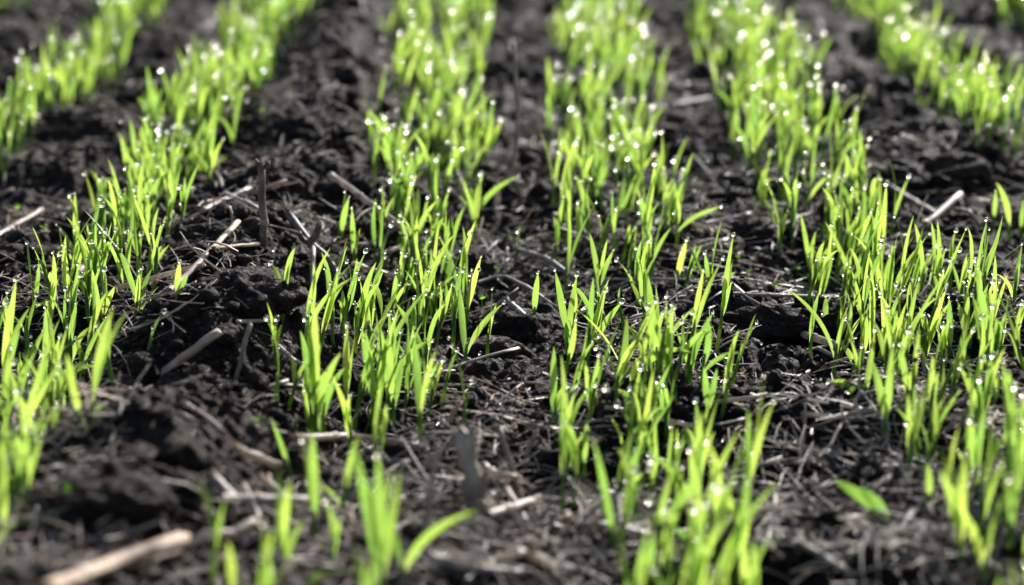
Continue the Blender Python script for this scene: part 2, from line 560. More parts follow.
seedlings = []   # dicts: base (3), leaves [(v,f,uv,spine)], stem (v,[f],uv) or None, drops per leaf
def add_drops(sp_info, p_tip=.5, p_side=.3, grow=1.0):
    sp, wv, hw = sp_info
    out = []
    if rnd.random() < p_tip:
        r = (.0005 + .0009 * rnd.random() ** 2.0) * grow * 1.12
        out.append((sp[-1] + np.array([0, 0, r * .3]), r))
    while rnd.random() < p_side:
        i = rnd.randint(3, NSEG - 1); sgn = rnd.choice((-1, 1))
        r = (.0003 + .0008 * rnd.random() ** 1.6) * grow
        out.append((sp[i] + sgn * wv[i] * hw[i] + np.array([0, 0, r * .2]), r))
    return out

def random_seedling(x, y):
    z = h1(x, y) - 0.003
    nl = rnd.choices((1, 2, 3, 4), (.10, .38, .40, .12))[0]
    hst = rnd.uniform(.008, .02)
    lean = np.array([rnd.gauss(.09, .12), rnd.gauss(-.02, .11), 1.0])
    top = lean * hst
    mid = lean * hst * .5 + np.array([rnd.gauss(0, .0006), rnd.gauss(0, .0006), 0])
    stem = tube([(0, 0, 0), mid, top, top + lean * .006], [.0011, .0010, .0009, .0005], 6, cap=False)
    leaves, drops = [], []
    az0 = rnd.uniform(0, 6.283)
    big = rnd.choices((rnd.uniform(.68, .95), rnd.uniform(.9, 1.25)), (.45, .55))[0]
    for j in range(nl):
        L = rnd.uniform(.023, .042) * big * (.8 if j >= 2 else 1)
        az = az0 + j * math.pi * rnd.uniform(.8, 1.2)
        tilt = abs(rnd.gauss(.20, .16)) if j != 0 else abs(rnd.gauss(.10, .09))
        if rnd.random() < .07: tilt += rnd.uniform(.3, .7)
        d = np.array([math.cos(az) * math.sin(tilt), math.sin(az) * math.sin(tilt) * .9, math.cos(tilt)]) + lean * np.array([1, 1, 0])
        d /= np.linalg.norm(d)
        p0 = top * rnd.uniform(.35, .95)
        p1 = p0 + d * L
        bow = np.array([-math.cos(az), -math.sin(az), .6]) * L * rnd.uniform(.02, .14) * (.5 + tilt)
        w = rnd.uniform(.0017, .0028) * (.85 + .15 * big)
        face = rnd.gauss(0, .75) if rnd.random() < .8 else rnd.uniform(0, 3.14)
        b = blade(p0, p1, bow, w, face, rnd.uniform(.12, .4), rnd.gauss(0, .7), rnd.uniform(.0, .18), L * max(0, rnd.gauss(-.02, .06)))
        leaves.append(b)
        drops.append(add_drops(b[3], .38 - .14 * min(1, max(0, y - 1.1)), .25, 1.0 + .95 * min(1, max(0, y - 1.2))))
    seedlings.append(dict(base=np.array([x, y, z]), leaves=leaves, stem=stem, drops=drops))

def traced_seedling(base_px, tips, w=.0033):
    """seedling whose foot is seen at base_px; each tip is (x, y[, start fraction]) of a blade"""
    b = ground_at(*base_px[:2]); b[2] += base_px[2] if len(base_px) > 2 else -.002
    leaves, drops = [], []
    tops = []
    for tp in tips:
        d = ray(tp[0], tp[1])
        yy = b[1] + rnd.gauss(0, .006)
        k = yy / d[1]
        tip = np.array([d[0] * k, yy, CAMH + d[2] * k]) - b
        if tip[2] < .004: tip[2] = .004
        tops.append(tip)
    up = sum(tops) / len(tops)
    hst = min(.02, .28 * max(.01, np.linalg.norm(up)))
    lean = up / np.linalg.norm(up); lean = lean * .5 + np.array([0, 0, .5]); lean /= np.linalg.norm(lean)
    top = lean * hst
    stem = tube([(0, 0, 0), top * .5, top, top * 1.25], [.0012, .0011, .0009, .0005], 6, cap=False)
    for j, tip in enumerate(tops):
        p0 = top * (.25 + .6 * rnd.random())
        L = np.linalg.norm(tip - p0)
        side = np.array([-tip[0] * .5, rnd.gauss(0, .004), abs(tip[0]) * .35])
        bow = side * rnd.uniform(.1, .4)
        bl = blade(p0, tip, bow, w * rnd.uniform(.85, 1.12) * min(1.1, .6 + L / .1), rnd.gauss(0, .55), rnd.uniform(.1, .35), rnd.gauss(0, .5), rnd.uniform(.02, .18))
        leaves.append(bl)
        drops.append(add_drops(bl[3], .42, .25))
    seedlings.append(dict(base=b, leaves=leaves, stem=stem, drops=drops))

TRACED = [
    ((3, 412), [(30, 307), (10, 302), (20, 330)]), ((15, 405), [(43, 331), (31, 345)]), ((82, 431), [(58, 367), (66, 353)]),
    ((90, 429), [(128, 310), (113, 308), (103, 404)]), ((149, 348), [(164, 312)]), ((35, 398), [(100, 365)]), ((53, 440), [(57, 402)]),
    ((36, 440), [(17, 393), (46, 425)]), ((32, 480), [(10, 430), (24, 430), (31, 436)]), ((4, 545), [(2, 438), (35, 512)]), ((34, 318), [(27, 243), (40, 262), (60, 300)]),
    ((66, 318), [(63, 245), (79, 250), (90, 270)]), ((100, 335), [(92, 268), (116, 285)]), ((140, 312), [(117, 245), (152, 268)]), ((176, 300), [(180, 262), (188, 275)]),
    ((315, 442), [(315, 303), (341, 352), (309, 320)]), ((346, 425), [(362, 300), (347, 325)]), ((375, 430), [(400, 305), (365, 330)]), ((393, 425), [(388, 330), (405, 355)]),
    ((420, 440), [(414, 335), (436, 350)]), ((290, 475), [(270, 417)]), ((283, 582), [(304, 519), (277, 465), (290, 480)]), ((316, 545), [(303, 440), (312, 432)]),
    ((236, 612), [(228, 541)]), ((383, 612), [(352, 441), (378, 455), (400, 470)]), ((400, 590), [(477, 510), (380, 500)]), ((300, 590), [(360, 571)]),
    ((445, 320), [(470, 234), (452, 255)]), ((464, 365), [(504, 303), (459, 285)]), ((466, 325), [(481, 257), (472, 270)]), ((472, 226), [(519, 176), (462, 178)]),
    ((341, 243), [(349, 197)]), ((354, 262), [(352, 208), (360, 228)]), ((517, 255), [(520, 224)]), ((534, 322), [(538, 273)]), ((553, 427), [(554, 346), (567, 384), (581, 382)]),
    ((568, 352), [(555, 270), (577, 275), (566, 322)]), ((588, 354), [(606, 291), (605, 322), (622, 302)]), ((652, 378), [(630, 327), (694, 307), (648, 275)]),
    ((690, 386), [(713, 313), (695, 318), (676, 330)]), ((708, 420), [(704, 366), (717, 368)]), ((630, 392), [(641, 355)]), ((643, 423), [(611, 388)]),
    ((665, 400), [(666, 345), (672, 305)]), ((825, 332), [(826, 296)]), ((975, 354), [(993, 282), (982, 308)]), ((950, 362), [(949, 297), (938, 320)]),
    ((966, 352), [(967, 286), (957, 300)]), ((907, 402), [(918, 362), (900, 345)]), ((941, 412), [(944, 360)]), ((977, 422), [(960, 368)]), ((867, 397), [(828, 382), (875, 330)]),
    ((855, 372), [(839, 342), (846, 320)]), ((993, 412), [(990, 358), (1000, 372)]), ((928, 505), [(927, 463)]), ((1010, 242), [(996, 182)]), ((993, 227), [(996, 190)]),
    ((1020, 240), [(1023, 199)]), ((776, 236), [(763, 198)]), ((709, 286), [(705, 253)]), ((677, 283), [(687, 240)]),
    ((915, 460), [(930, 372), (900, 400)]), ((885, 440), [(872, 360), (893, 345)]), ((930, 445), [(962, 388), (945, 395)]),
    ((754, 606), [(754, 540), (758, 560)]), ((700, 560), [(741, 428), (690, 450)]), ((690, 590), [(718, 490), (690, 500)]), ((585, 480), [(566, 430), (588, 420)]),
    ((960, 570), [(940, 470), (965, 455)]), ((985, 585), [(955, 500), (1010, 480)]), ((1010, 560), [(1020, 440), (1000, 455)]), ((975, 490), [(970, 420), (985, 405)]),
    ((20, 472), [(12, 425), (30, 438)]), ((8, 505), [(4, 450), (22, 468)]), ((28, 500), [(36, 452), (22, 455)]), ((12, 470), [(2, 425), (18, 428)]),
    ((1012, 470), [(1008, 370), (1022, 395)]),
]
for b, tips in TRACED:
    traced_seedling(b, tips, .0052 if len(b) > 2 else .0034)

def row_fill(k, spans, half=.2):
    """spans: (pixel y nearest, pixel y farthest, seedlings per cm, sideways shift in row distances)"""
    for ya, yb, dens, shift in spans:
        y0, y1 = flat(512, ya)[1], flat(512, yb)[1]
        n = int(round((y1 - y0) * 100 * dens * 2.0))
        for i in range(n):
            y = y0 + (y1 - y0) * (i + rnd.uniform(-.4, 1.4)) / max(1, n)
            x = (k + shift + min(half * 1.15, max(-half * 1.15, rnd.gauss(0, half * .6)))) * S
            random_seedling(x, y)
row_fill(-3.8, [(120, -100, .8, 0)])
row_fill(-2.75, [(214, 150, .6, 0), (150, -60, 1.1, .03)], .17)
row_fill(-1.763, [(760, 440, .9, .08), (440, 330, .85, .02), (345, 280, 1.1, 0), (290, 60, 1.35, 0), (60, -70, 1.2, 0.05)], .22)
row_fill(-.615, [(760, 590, .15, 0), (590, 470, .2, 0), (470, 370, .85, -.05), (370, 300, .75, .06), (470, 300, .4, .15), (300, 150, 1.1, .05), (150, 60, 1.15, 0), (60, -70, 1.2, 0)], .24)
row_fill(.385, [(760, 415, 1.3, -.02), (430, 330, .5, .02), (330, 262, .6, .0), (275, 120, 1.15, -.03), (120, -70, 1.2, .0)], .24)
row_fill(1.311, [(760, 480, 1.1, .12), (470, 330, 1.0, .0), (430, 310, .75, .32), (330, 240, 1.2, -.02), (240, -70, 1.25, -.03)], .24)
row_fill(2.31, [(185, 60, 1.1, 0), (60, -70, 1.0, -.02), (400, 240, .2, .1)], .19)
row_fill(3.35, [(50, -70, 1.2, 0), (200, 60, .7, .1)], .19)
row_fill(4.4, [(60, -70, .8, 0)], .2)

# a torn sprig lying on the bare soil
sb = ground_at(889, 521, .006)
sprig = link('fallen_sprig', None, None, tuple(sb)); sprig.empty_display_size = .01
tag(sprig, 'fallen green sprig lying alone on bare soil left of the fifth row front', 'sprig')
for (tx, ty, dy, fc) in ((834, 480, -.012, .2), (858, 488, -.016, .5)):
    d = ray(tx, ty); yy = sb[1] + dy
    tp = np.array([d[0] * yy / d[1], yy, CAMH + d[2] * yy / d[1]]) - sb
    l = blade((0, 0, 0), tp, (0, 0, .001), .0042, fc, .2, .3, .05)
    link('leaf', mesh_np('leaf', l[0], [l[1]], [M_LEAF], l[2]), sprig)

# which seedlings are in view, and how large they show
for s in seedlings:
    px, py, dep = project(s['base'])
    tip = max((l[3][0][-1] for l in s['leaves']), key=lambda q: q[2])
    tx, ty, _ = project(s['base'] + tip)
    s['seen'] = -10 < px < W + 10 and ty < HPX - 4 and py > 2
    s['size'] = abs(py - ty) + 40 / dep
    s['row'] = int(np.argmin([abs(s['base'][0] / S - k) for k in ROWK]))
order = sorted((s for s in seedlings if s['seen']), key=lambda s: -s['size'])
single = order[:300]
for s in single: s['single'] = True
counts = {}
for s in sorted((s for s in seedlings if s['seen']), key=lambda s: s['base'][1]):
    counts[s['row']] = counts.get(s['row'], 0) + 1
    s['nth'] = counts[s['row']]
NUM = ['no', 'one', 'two', 'three', 'four']
rest = Bag()
for s in seedlings:
    if s.get('single'):
        e = link('wheat_seedling', None, None, tuple(s['base']))
        e.empty_display_size = .01
        up = max((l[3][0][-1] for l in s['leaves']), key=lambda q: q[2])
        lean = up[0] / max(.01, up[2])
        look = 'leaning left' if lean < -.22 else 'leaning right' if lean > .28 else 'standing upright'
        tall = 'tall' if up[2] > .058 else 'short' if up[2] < .036 else 'bright'
        nl = len(s['leaves'])
        tag(e, '%s green wheat seedling with %s %s, %s, %s from the front in %s row' % (tall, NUM[nl], 'leaf' if nl == 1 else 'leaves', look, nth(s['nth']), ORD[s['row']]),
            'seedling', 'wheat seedlings growing in drilled rows')
        st = s['stem']
        link('stem', mesh_np('stem', st[0], st[1], [M_STEM], st[2]), e)
        for l, dr in zip(s['leaves'], s['drops']):
            lo = link('leaf', mesh_np('leaf', l[0], [l[1]], [M_LEAF], l[2]), e)
            for c, r in dr:
                d = link('dew_drop', DROP_ME, lo, tuple(c)); d.scale = (r, r, r)
    else:
        b = s['base']
        rest.add(s['stem'][0] + b, s['stem'][1][0], s['stem'][2], 1)
        for l, dr in zip(s['leaves'], s['drops']):
            rest.add(l[0] + b, l[1], l[2], 0)
            for c, r in dr:
                rest.add(ICO[2][0] * r + c + b, ICO[2][1], None, 2)
tag(link('wheat_rows', rest.mesh('wheat_rows', [M_LEAF, M_STEM, M_WATER])), 'green wheat seedlings in the far parts of the rows', 'wheat', None, 'stuff')

# ------------------------------------------------------------------ straw, stalks and twigs
def stalk_pts(path, n=8, wob=.0008, seed=0):
    """3D polyline on the ground from pixels (x, y, lift above ground in cm)"""
    key = []
    for q in path:
        key.append(ground_at(q[0], q[1], (q[2] if len(q) > 2 else .15) / 100))
    return key
def standing_pts(base_px, *tops):
    """polyline rising from the ground at base_px; further pixels lie in the upright plane through the foot"""
    b = ground_at(*base_px)
    out = [b - np.array([0, 0, .004])]
    for t in tops:
        d = ray(t[0], t[1]); yy = b[1] + (t[2] if len(t) > 2 else 0) / 100
        k = yy / d[1]
        out.append(np.array([d[0] * k, yy, CAMH + d[2] * k]))
    return out
def smooth_path(key, n, wob, seed):
    key = np.asarray(key)
    d = np.concatenate([[0], np.cumsum(np.linalg.norm(np.diff(key, axis=0), axis=1))])
    s = np.linspace(0, d[-1], n)
    p = np.stack([np.interp(s, d, key[:, i]) for i in range(3)], 1)
    r = np.random.default_rng(seed)
    off = r.normal(0, wob, (n, 3)); off[:, 2] *= .5
    return p + off, d[-1]

straws = []
def stalk(name, label, cat, key, rad, mat, group='dry stalks and straws on the soil', n=9, wob=.00022, squash=.85, branches=(), node=True):
    seed = len(straws) + 5
    key = np.asarray(key, float)
    o0 = key[0].copy()
    p, L = smooth_path(key - o0, n, wob, seed)
    r = np.full(n, rad) * (1 + .045 * np.random.default_rng(seed).normal(0, 1, n))
    v, f, uv = tube(p, r, 8, True, max(1, L / .02), squash, seed, rad * 1.4)
    if not branches and not node or L < .03:
        o = link(name, mesh_np(name, v, f, [mat], uv), None, tuple(o0))
    else:
        o = link(name, None, None, tuple(o0)); o.empty_display_size = .01
        link('shaft', mesh_np('shaft', v, f, [mat], uv), o)
        if node:
            i = n // 3
            t = p[i + 1] - p[i]; t /= np.linalg.norm(t)
            nv, nf, nuv = tube([p[i] - t * rad * .9, p[i] - t * rad * .3, p[i] + t * rad * .3, p[i] + t * rad * .9], [rad * 1.01, rad * 1.13, rad * 1.12, rad * 1.01], 8, False)
            link('knot', mesh_np('knot', nv, nf, [M_BROWN if mat is not M_BROWN else M_GREY], nuv), o)
        for bk, br in branches:
            bp, bl = smooth_path(np.asarray(bk) - o0, 6, wob, seed + 1)
            bv, bf, buv = tube(bp, np.linspace(br, br * .8, 6), 8, True, max(1, bl / .02), 1, seed + 2, br)
            link('branch', mesh_np('branch', bv, bf, [mat], buv), o)
    tag(o, label, cat, group)
    straws.append(o)
    return o

# the single stalks one can point at
k = standing_pts((264, 247), (263, 205), (261, 166))
stalk('stalk_stub', 'upright brown broken stalk stub standing on the soil ridge', 'stalk', k, .0019, M_DARK, None, 9, .0003, 1, node=True,
      branches=[([k[2] - np.array([0, 0, .002]), k[2] + np.array([.0035, 0, .0012])], .0012), ([k[2] - np.array([0, 0, .002]), k[2] + np.array([-.0022, 0, .002])], .0013)])
k1 = stalk_pts([(288, 215, 1.0), (310, 244, .9), (330, 266, .5), (345, 288, .1)])
pm = k1[1]
stalk('forked_twig', 'forked dark brown twig beside the upright stub', 'twig', k1, .0021, M_DARK, None, 9, .0003, 1, node=False,
      branches=[([pm, pm + np.array([.0035, 0, .0045]), pm + np.array([.0052, -.001, .0105])], .0021), ([pm, pm + np.array([-.0035, 0, .0015]), pm + np.array([-.0058, 0, .0055])], .0016)])
stalk('hollow_stalk', 'thick tan broken stalk poking up from the left ridge', 'stalk', [ground_at(163, 373), ground_at(163, 373) + np.array([.0235, .003, .0175])], .0022, M_BROWN, None)
k = standing_pts((234, 382), (242, 352), (250, 325))
stalk('bent_straw', 'grey upright straw on the ridge, folded at its foot', 'straw', k, .0011, M_GREY, None, branches=[(stalk_pts([(233, 382, .2), (255, 400, .2), (276, 416, .2)]), .0013)])
stalk('tall_stalk', 'thin tall curved dry stalk standing between third and fourth rows', 'stalk', standing_pts((507, 183), (516, 150), (518, 110), (514, 46)), .0014, M_GREY, None, 12, .0003)
stalk('long_straw', 'long bright pale straw slanting through the third row', 'straw', stalk_pts([(332, 176, 1.2), (376, 208, 2.0), (421, 242, 1.4)]), .0017, M_PALE, None)
stalk('branch_stick', 'thick stick slanting up on the soil right of the fifth row', 'stick', stalk_pts([(888, 256, .3), (924, 226, .9), (960, 195, .9)]), .0022, M_DARK, None)
stalk('brown_stick', 'brown stick lying behind the thick slanting stick', 'stick', stalk_pts([(886, 187, .6), (912, 200, .7), (940, 216, .4)]), .0017, M_DARK, None)
stalk('brown_twig', 'thin brown twig end poking over the clod beside fifth row', 'twig', stalk_pts([(846, 160, 1.0), (868, 164, 1.1), (888, 172, .6)]), .0015, M_BROWN, None)
stalk('fallen_stalk', 'thick pale blurred stalk lying in the front left corner', 'stalk', stalk_pts([(48, 590, .5), (110, 568, .7), (178, 545, .9)]), .0033, M_BROWN, None)
stalk('crooked_straw', 'crooked whitish straw piece at the end of thick front stalk', 'straw', stalk_pts([(196, 545, .4), (206, 534, .7), (232, 534, .6), (252, 523, .8)]), .0017, M_PALE, None, 12)
k = standing_pts((480, 512), (472, 475), (463, 440))
stalk('frayed_stub', 'blurred frayed grey stalk stub standing between third and fourth rows', 'stalk', k, .0042, M_GREY, None, 9, .0006, .8,
      branches=[([k[1], k[2] + np.array([.004, 0, .004])], .0022), ([k[1], k[2] + np.array([-.0035, 0, .002])], .0018), ([k[0], k[1] + np.array([.006, 0, .001])], .0014)])
stalk('bent_straw', 'short pale bent straw beside the frayed stub', 'straw', stalk_pts([(484, 468, .5), (498, 476, .5), (516, 480, .5)]), .002, M_PALE, None)
stalk('straw', 'grey straw leaning over the pale bent straw', 'straw', standing_pts((516, 480), (508, 458), (500, 430)), .0013, M_GREY, None)
stalk('straw', 'grey straw leaning on the clod right of frayed stub', 'straw', standing_pts((523, 470), (528, 448), (536, 432)), .0012, M_GREY, None)
stalk('straw', 'thin brown stem standing in front of the third row', 'straw', standing_pts((422, 545), (430, 500), (437, 445)), .0013, M_GREY, None)
stalk('straw', 'short brown straw leaning beside third row above the frayed stub', 'straw', standing_pts((440, 437), (449, 420), (459, 403)), .0014, M_BROWN, None)
LYING = [
    ('pale brown straw below the frayed stub', [(490, 517, .4), (531, 503, .5)], .0018, M_GREY), ('long brown straw lying along the front edge by third row', [(428, 558, .5), (470, 570, .4), (524, 576, .4)], .002, M_GREY),
    ('bright white straw chip in front of the dark hollow', [(493, 562, .4), (520, 552, .5)], .0016, M_PALE), ('small bright straw chip at front edge below dark hollow', [(533, 566, .4), (549, 563, .4)], .0022, M_PALE),
    ('long thin straw crossing behind the fourth row gap', [(598, 284, .3), (680, 281, .3), (764, 283, .3)], .0009, M_GREY), ('longest thin straw lying across the flat soil', [(690, 293, .25), (760, 296, .3), (835, 297, .3)], .001, M_GREY),
    ('thin straw lying over the edge of the dark hollow', [(741, 318, .4), (792, 304, .5)], .0009, M_GREY), ('arched brown straw behind the lone leaf', [(519, 251, .3), (546, 259, .9), (573, 278, .3)], .0016, M_GREY),
    ('thin straw bent into a low peak beside third row', [(479, 285, .2), (503, 275, .9), (532, 291, .6), (562, 312, .1)], .001, M_GREY), ('dark short twig pointing at the bent straw peak', [(484, 321, .3), (516, 294, .7)], .0022, M_DARK),
    ('stubby grey stalk piece beside the dark short twig', [(506, 301, .5), (526, 318, .4)], .0019, M_GREY), ('pale grey straw right of the fourth row', [(684, 256, .5), (726, 240, .4)], .0015, M_GREY),
    ('short pale straw above the grey straw right of fourth row', [(690, 224, .4), (728, 235, .4)], .0012, M_PALE), ('upright white straw chip beside the third row', [(497, 211, .2), (497, 189, 1.0)], .0017, M_PALE),
    ('grey straw at left edge between first and second rows', [(-4, 236, .3), (42, 210, .5)], .0015, M_GREY), ('pale straw slanting through the second row', [(120, 288, .4), (160, 279, .5), (203, 266, .5)], .0014, M_PALE),
    ('pale stick pointing up left of the upright stub', [(204, 212, .4), (249, 189, .6)], .0015, M_PALE), ('short pale straw at the foot of upright stub', [(214, 251, .3), (258, 247, .4)], .0011, M_PALE),
    ('long brown twig slanting up beside the second row', [(172, 290, .3), (204, 258, .7), (238, 222, .7)], .0016, M_BROWN), ('thin grey straw under the long brown twig', [(150, 302, .2), (198, 268, .5)], .0011, M_GREY),
    ('curved pale root at right edge', [(996, 257, .4), (1008, 266, .6), (1030, 273, .4)], .0016, M_PALE), ('arched grey straw right of the slanting stick', [(952, 211, .5), (970, 212, .9), (980, 226, .3)], .0013, M_GREY),
    ('thick pale stalk piece lying at the fifth row', [(797, 337, .4), (842, 351, .4)], .0022, M_PALE), ('short pale piece behind the horizontal green leaf', [(848, 417, .3), (870, 411, .3)], .0018, M_GREY),
    ('pale long straw lying across the third row', [(296, 441, .4), (350, 440, .5), (424, 447, .4)], .0018, M_PALE), ('bright straw crossing in front of the third row', [(370, 460, .4), (436, 466, .4)], .0015, M_PALE),
    ('blurred pale straw lying left of the third row front', [(226, 498, .5), (308, 500, .5)], .0017, M_GREY), ('blurred straw pointing at the third row from the ridge', [(236, 450, .5), (278, 466, .4)], .0019, M_PALE),
    ('brown stalk piece on the front of the ridge', [(213, 478, .5), (236, 500, .4)], .0021, M_GREY), ('pale straw at left edge below the second row', [(-5, 405, .4), (30, 414, .5), (60, 417, .4)], .002, M_PALE),
    ('short straw lying in front of the fifth row flat', [(800, 465, .3), (832, 452, .3)], .0011, M_GREY), ('thin straw meeting the short one on flat soil', [(772, 443, .3), (803, 457, .3)], .001, M_GREY),
    ('bright straw chip above the fallen green leaf', [(846, 478, .4), (869, 477, .4)], .0018, M_PALE), ('pale straw behind the fourth row far end', [(648, 109, .6), (722, 98, .6)], .0017, M_GREY),
    ('pale straw between fifth and sixth rows far end', [(786, 52, .8), (812, 60, .8)], .002, M_GREY), ('forked pale straw among the front fourth row', [(600, 497, .6), (650, 507, .7), (704, 499, .5)], .0014, M_PALE),
    ('grey straw across the front fourth row', [(600, 524, .5), (660, 536, .6)], .0015, M_PALE), ('thin straw stuck in the soil right of fifth row', [(993, 302, 1.2), (1004, 327, .2)], .0008, M_GREY),
    ('straw crossing the stuck thin straw at right edge', [(996, 322, .3), (1022, 306, .5)], .0008, M_GREY), ('pale flat straw in second row beside the white chip', [(78, 272, .6), (92, 257, .9)], .0022, M_PALE),
    ('short pale straw left of second row', [(42, 279, .3), (55, 288, .3)], .0014, M_PALE), ('pale curled straw among the fourth row', [(607, 372, .4), (614, 378, .6), (622, 372, .8)], .0009, M_PALE),
    ('long pale straw under the fourth row', [(608, 408, .4), (645, 418, .4), (690, 428, .4)], .0012, M_PALE), ('brown stalk leaning behind the fourth row front', [(560, 430, .3), (575, 390, .9)], .0018, M_GREY),
    ('pale straw lying behind the long bright straw', [(365, 178, .5), (388, 184, .6)], .0016, M_PALE), ('pale straw below the long bright straw', [(375, 256, .5), (405, 246, .6)], .0016, M_PALE),
    ('straw running into the third row at its left', [(355, 266, .4), (400, 280, .4)], .0015, M_PALE), ('white straw chip in the third row', [(384, 268, .4), (386, 260, 1.0)], .002, M_PALE),
    ('bright straw stump inside the third row', [(412, 262, .5), (416, 272, .4)], .0026, M_PALE), ('grey straw between fourth and fifth rows far back', [(655, 110, .5), (700, 120, .5)], .0018, M_GREY),
    ('far grey straw behind the second row', [(185, 12, .6), (215, 22, .6)], .0021, M_GREY),
    ('pale straw end at the left edge of first row', [(8, 115, .6), (36, 118, .6)], .0018, M_PALE), ('pale straw lying across near sixth row', [(905, 240, .4), (933, 238, .4)], .0015, M_PALE),
    ('root-like straw on the clod right of the fifth row', [(930, 285, .5), (975, 268, .6)], .001, M_GREY), ('long straw along the foot of the right ridge', [(925, 275, .3), (960, 258, .5), (985, 255, .4)], .0009, M_GREY),
]
for lab, path, rad, mt in LYING:
    stalk('straw', lab, 'straw', stalk_pts(path), rad, mt)

# smaller countable pieces, strewn between the rows
pieces = []
xs, ys = rand_ground(330, .75, 2.3, -1.4, 1.0)
for x, y in zip(xs, ys):
    kk = x / S
    if min(abs(kk - q) for q in ROWK) < .13 and rnd.random() < .6: continue
    pieces.append((float(x), float(y)))
pieces.sort(key=lambda q: q[1])
zc = {}
for x, y in pieces:
    zn = zone(x); zc[zn] = zc.get(zn, 0) + 1
    L = rnd.uniform(.010, .034)
    a = rnd.gauss(0, .7) if rnd.random() < .7 else rnd.uniform(0, 3.14)
    d = np.array([math.cos(a), math.sin(a)]) * L / 2
    rad = rnd.choice((.0005, .0006, .0007, .0009, .0012))
    mt = rnd.choices((M_PALE, M_GREY, M_BROWN), (.3, .5, .2))[0]
    pts = []
    for q in (-1, 0, 1):
        xx, yy = x + d[0] * q, y + d[1] * q
        pts.append([xx, yy, h1(xx, yy) + rad + .001])
    tilt = rnd.gauss(0, .004)
    pts[2][2] += abs(tilt)
    pts[1][2] = max(pts[1][2], (pts[0][2] + pts[2][2]) / 2)
    for e in (0, 2): pts[e][2] = max(pts[e][2], pts[1][2] - .0035)
    bend = rnd.gauss(0, .05) * L
    pts[1][0] += bend * d[1] / L; pts[1][1] -= bend * d[0] / L
    col = {M_PALE.name: 'pale', M_GREY.name: 'grey', M_BROWN.name: 'brown'}[mt.name]
    way = 'lying crosswise' if abs(math.sin(a)) < .45 else 'slanting away' if math.cos(a) > 0 else 'slanting left'
    stalk('straw_fragment', '%s %s straw fragment %s, %s from the front %s' % ('thin' if rad < .001 else 'stout', col, way, nth(zc[zn]), zn), 'straw', pts, rad, mt, 'straw fragments strewn between the rows', 5, .00015, rnd.uniform(.35, .9), node=False)

def build_litter():
    bag = Bag()
    x, y = rand_ground(21000, .7, 2.6, -1.3)
    clump = vnoise(x * 16, y * 16, 91) + .35 * (rng.random(len(x)) - .5)
    keep = clump > -.10
    x, y = x[keep], y[keep]
    z = Hf(x, y)
    for i in range(len(x)):
        L = rnd.uniform(.003, .016) if rnd.random() < .72 else rnd.uniform(.015, .035)
        a = rnd.uniform(0, 6.283); el = rnd.gauss(.05, .25)
        d = np.array([math.cos(a) * math.cos(el), math.sin(a) * math.cos(el), math.sin(el)]) * L
        c = np.array([x[i], y[i], z[i] + .0012 + abs(d[2]) * .5])
        bow = np.array([rnd.gauss(0, 1), rnd.gauss(0, 1), abs(rnd.gauss(0, .7))]) * L * .05
        r = rnd.uniform(.0002, .0004) if rnd.random() < .8 else rnd.uniform(.0004, .0007)
        v, f, uv = tube([c - d / 2, c - d / 6 + bow, c + d / 6 + bow, c + d / 2], [r, r, r, r * .6], 4, False, 1, rnd.uniform(.4, 1))
        bag.add(v, f[0], uv, rnd.choices((0, 1, 2), (.25, .45, .3))[0])
    tag(link('straw_litter', bag.mesh('straw_litter', [M_PALE, M_GREY, M_BROWN])), 'fine chaff and root fibres littering the soil', 'straw litter', None, 'stuff')
build_litter()

# ------------------------------------------------------------------ soil clods
def clod(px, py, w, dpt, hgt, label, seed, sub=4, pos=None):
    g = ground_at(px, py) if pos is None else pos
    v, f = lumpy(sub, seed, .30)
    v = v * np.array([w, dpt, hgt]) / 2
    n = .0022 * (vnoise(v[:, 0] * 300 + seed, v[:, 1] * 300 + v[:, 2] * 170, 70) + vnoise(v[:, 2] * 310, v[:, 0] * 160 + v[:, 1] * 120 + seed, 71))
    d, hv = worley(v[:, 0] * 190 + v[:, 2] * 90 + seed, v[:, 1] * 190 + v[:, 2] * 150, 72)
    n = n + .0018 * (1 - d)
    v = v * (1 + (n / (np.linalg.norm(v, axis=1) + 1e-4))[:, None])
    z = Hs(np.array([g[0]]), np.array([g[1]]))[0]
    o = link('soil_clod', mesh_np('soil_clod', v, [f], [M_SOIL]), None, (g[0], g[1], z + hgt * .18))
    tag(o, label, 'soil clod', 'clods of dark soil')
CL = [(945, 172, .052, .05, .03, 'largest dark clod right of the fifth row'), (905, 178, .03, .03, .022, 'clod under the thin brown twig end'), (515, 331, .022, .018, .017, 'dark round clod below the stubby grey stalk'),
      (497, 352, .034, .024, .018, 'broad clod left of the lone leaf'), (760, 322, .05, .02, .018, 'clod ledge above the dark hollow on flat soil'), (835, 325, .022, .02, .014, 'small clod beside the fifth row'),
      (600, 205, .02, .02, .015, 'clod in the fourth row gap'), (990, 270, .045, .03, .02, 'flat clod by the right edge'), (985, 345, .03, .025, .018, 'clod at the foot of the lone right seedling'),
      (925, 492, .028, .022, .014, 'dark clod under the front of fifth row'), (560, 455, .03, .025, .018, 'clod left of the front fourth row'), (250, 285, .04, .035, .02, 'rounded clod on the ridge crest'),
      (190, 385, .035, .03, .02, 'clod on the left side of the front ridge'), (300, 130, .03, .03, .02, 'dark clod on far ridge between second and third rows'), (760, 240, .03, .03, .02, 'clod left of the fifth row'),
      (720, 200, .03, .03, .018, 'clod between fourth and fifth rows midway'), (150, 100, .04, .04, .022, 'blurred clod between first and second rows'), (470, 540, .03, .025, .018, 'blurred clod below the frayed stub'),
      (120, 510, .035, .03, .018, 'blurred clod at the front of left ridge'), (890, 85, .035, .035, .02, 'blurred clod between fifth and sixth rows'), (660, 70, .03, .03, .02, 'blurred far clod between fourth and fifth rows')]
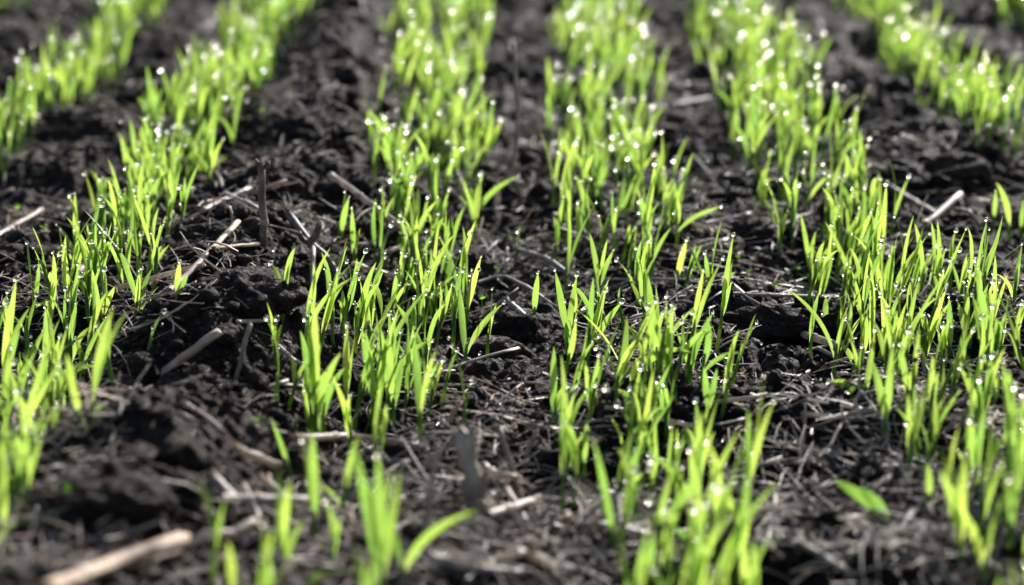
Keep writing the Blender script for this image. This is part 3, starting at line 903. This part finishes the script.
for i, c in enumerate(CL):
    clod(*c[:5], c[5], i + 3)
xs, ys = rand_ground(120, .78, 2.4, -1.2, 1.0)
cand = sorted([(float(y), float(x)) for x, y in zip(xs, ys) if min(abs(x / S - q) for q in ROWK) > .2])
zc = {}
for i, (y, x) in enumerate(cand):
    zn = zone(x); zc[zn] = zc.get(zn, 0) + 1
    w = rnd.uniform(.008, .022) * (1 + .8 * max(0, y - 1.3))
    clod(0, 0, w, w * rnd.uniform(.7, 1.1), w * rnd.uniform(.55, .85), 'small dark soil lump, %s from the front %s' % (nth(zc[zn]), zn), i + 50, 3, np.array([x, y, 0]))

# ------------------------------------------------------------------ tiny weed sprouts
WEED = [(747, 284), (789, 279), (797, 277), (803, 281), (809, 284), (738, 265), (731, 285), (696, 274), (684, 279), (172, 232 ), (18, 219), (30, 223), (45, 240), (290, 312), (770, 399), (757, 402), (842, 396),
        (850, 402), (497, 275), (512, 247), (482, 309), (47, 497), (69, 514), (12, 560), (373, 513), (775, 295), (882, 527), (620, 398), (625, 380), (258, 427), (296, 432), (248, 145), (262, 120), (742, 480)]
WEED.sort(key=lambda q: -q[1])
for i, (px, py) in enumerate(WEED):
    g = ground_at(px, py)
    e = link('weed_sprout', None, None, tuple(g)); e.empty_display_size = .004
    zn = zone(g[0])
    tag(e, 'tiny round-leaved green weed sprout, %s from the front among the weeds' % nth(i + 1), 'weed sprout', 'tiny weed sprouts in the soil')
    hh = rnd.uniform(.0025, .005)
    v, f, uv = tube([(0, 0, -.002), (0, 0, hh * .5), (0, 0, hh)], [.0003, .0003, .0002], 5, False)
    link('stem', mesh_np('stem', v, f, [M_STEM], uv), e)
    a0 = rnd.uniform(0, 3.14)
    for q in range(2):
        a = a0 + q * 3.14
        r = rnd.uniform(.0011, .0018)
        d = np.array([math.cos(a), math.sin(a), rnd.uniform(.2, .9)])
        d /= np.linalg.norm(d)
        wv = np.array([-math.sin(a), math.cos(a), 0])
        nv = np.cross(d, wv)
        th = np.linspace(0, 2 * np.pi, 9)[:-1]
        c = np.array([0, 0, hh]) + d * r * 1.1
        ring = c + r * 1.25 * np.cos(th)[:, None] * d + r * np.sin(th)[:, None] * wv + (.25 * r * np.abs(np.sin(th)))[:, None] * nv
        vv = np.concatenate([ring, c[None]])
        ff = np.array([[j, (j + 1) % 8, 8] for j in range(8)])
        uvv = np.concatenate([np.stack([.5 + .5 * np.cos(th), .5 + .4 * np.sin(th)], 1), [[.5, .5]]])
        link('leaf', mesh_np('sprout_leaf', vv, [ff], [M_WEED], uvv), e)

# ------------------------------------------------------------------ dew lying on soil and litter
def build_dew():
    bag = Bag()
    x, y = rand_ground(420, .7, 2.6, -1.0)
    z = Hf(x, y)
    for i in range(len(x)):
        r = rnd.uniform(.0004, .0010)
        bag.add(ICO[2][0] * r + np.array([x[i], y[i], z[i] + .002 + r * .6]), ICO[2][1])
    tag(link('dew', bag.mesh('dew', [M_WATER])), 'dew drops sprinkled over soil and straw', 'dew', None, 'stuff')
build_dew()
print('seedlings', len(seedlings), 'seen', len(order), 'objects', len(bpy.data.objects), 'tris', sum(len(m.polygons) * 2 for m in bpy.data.meshes))
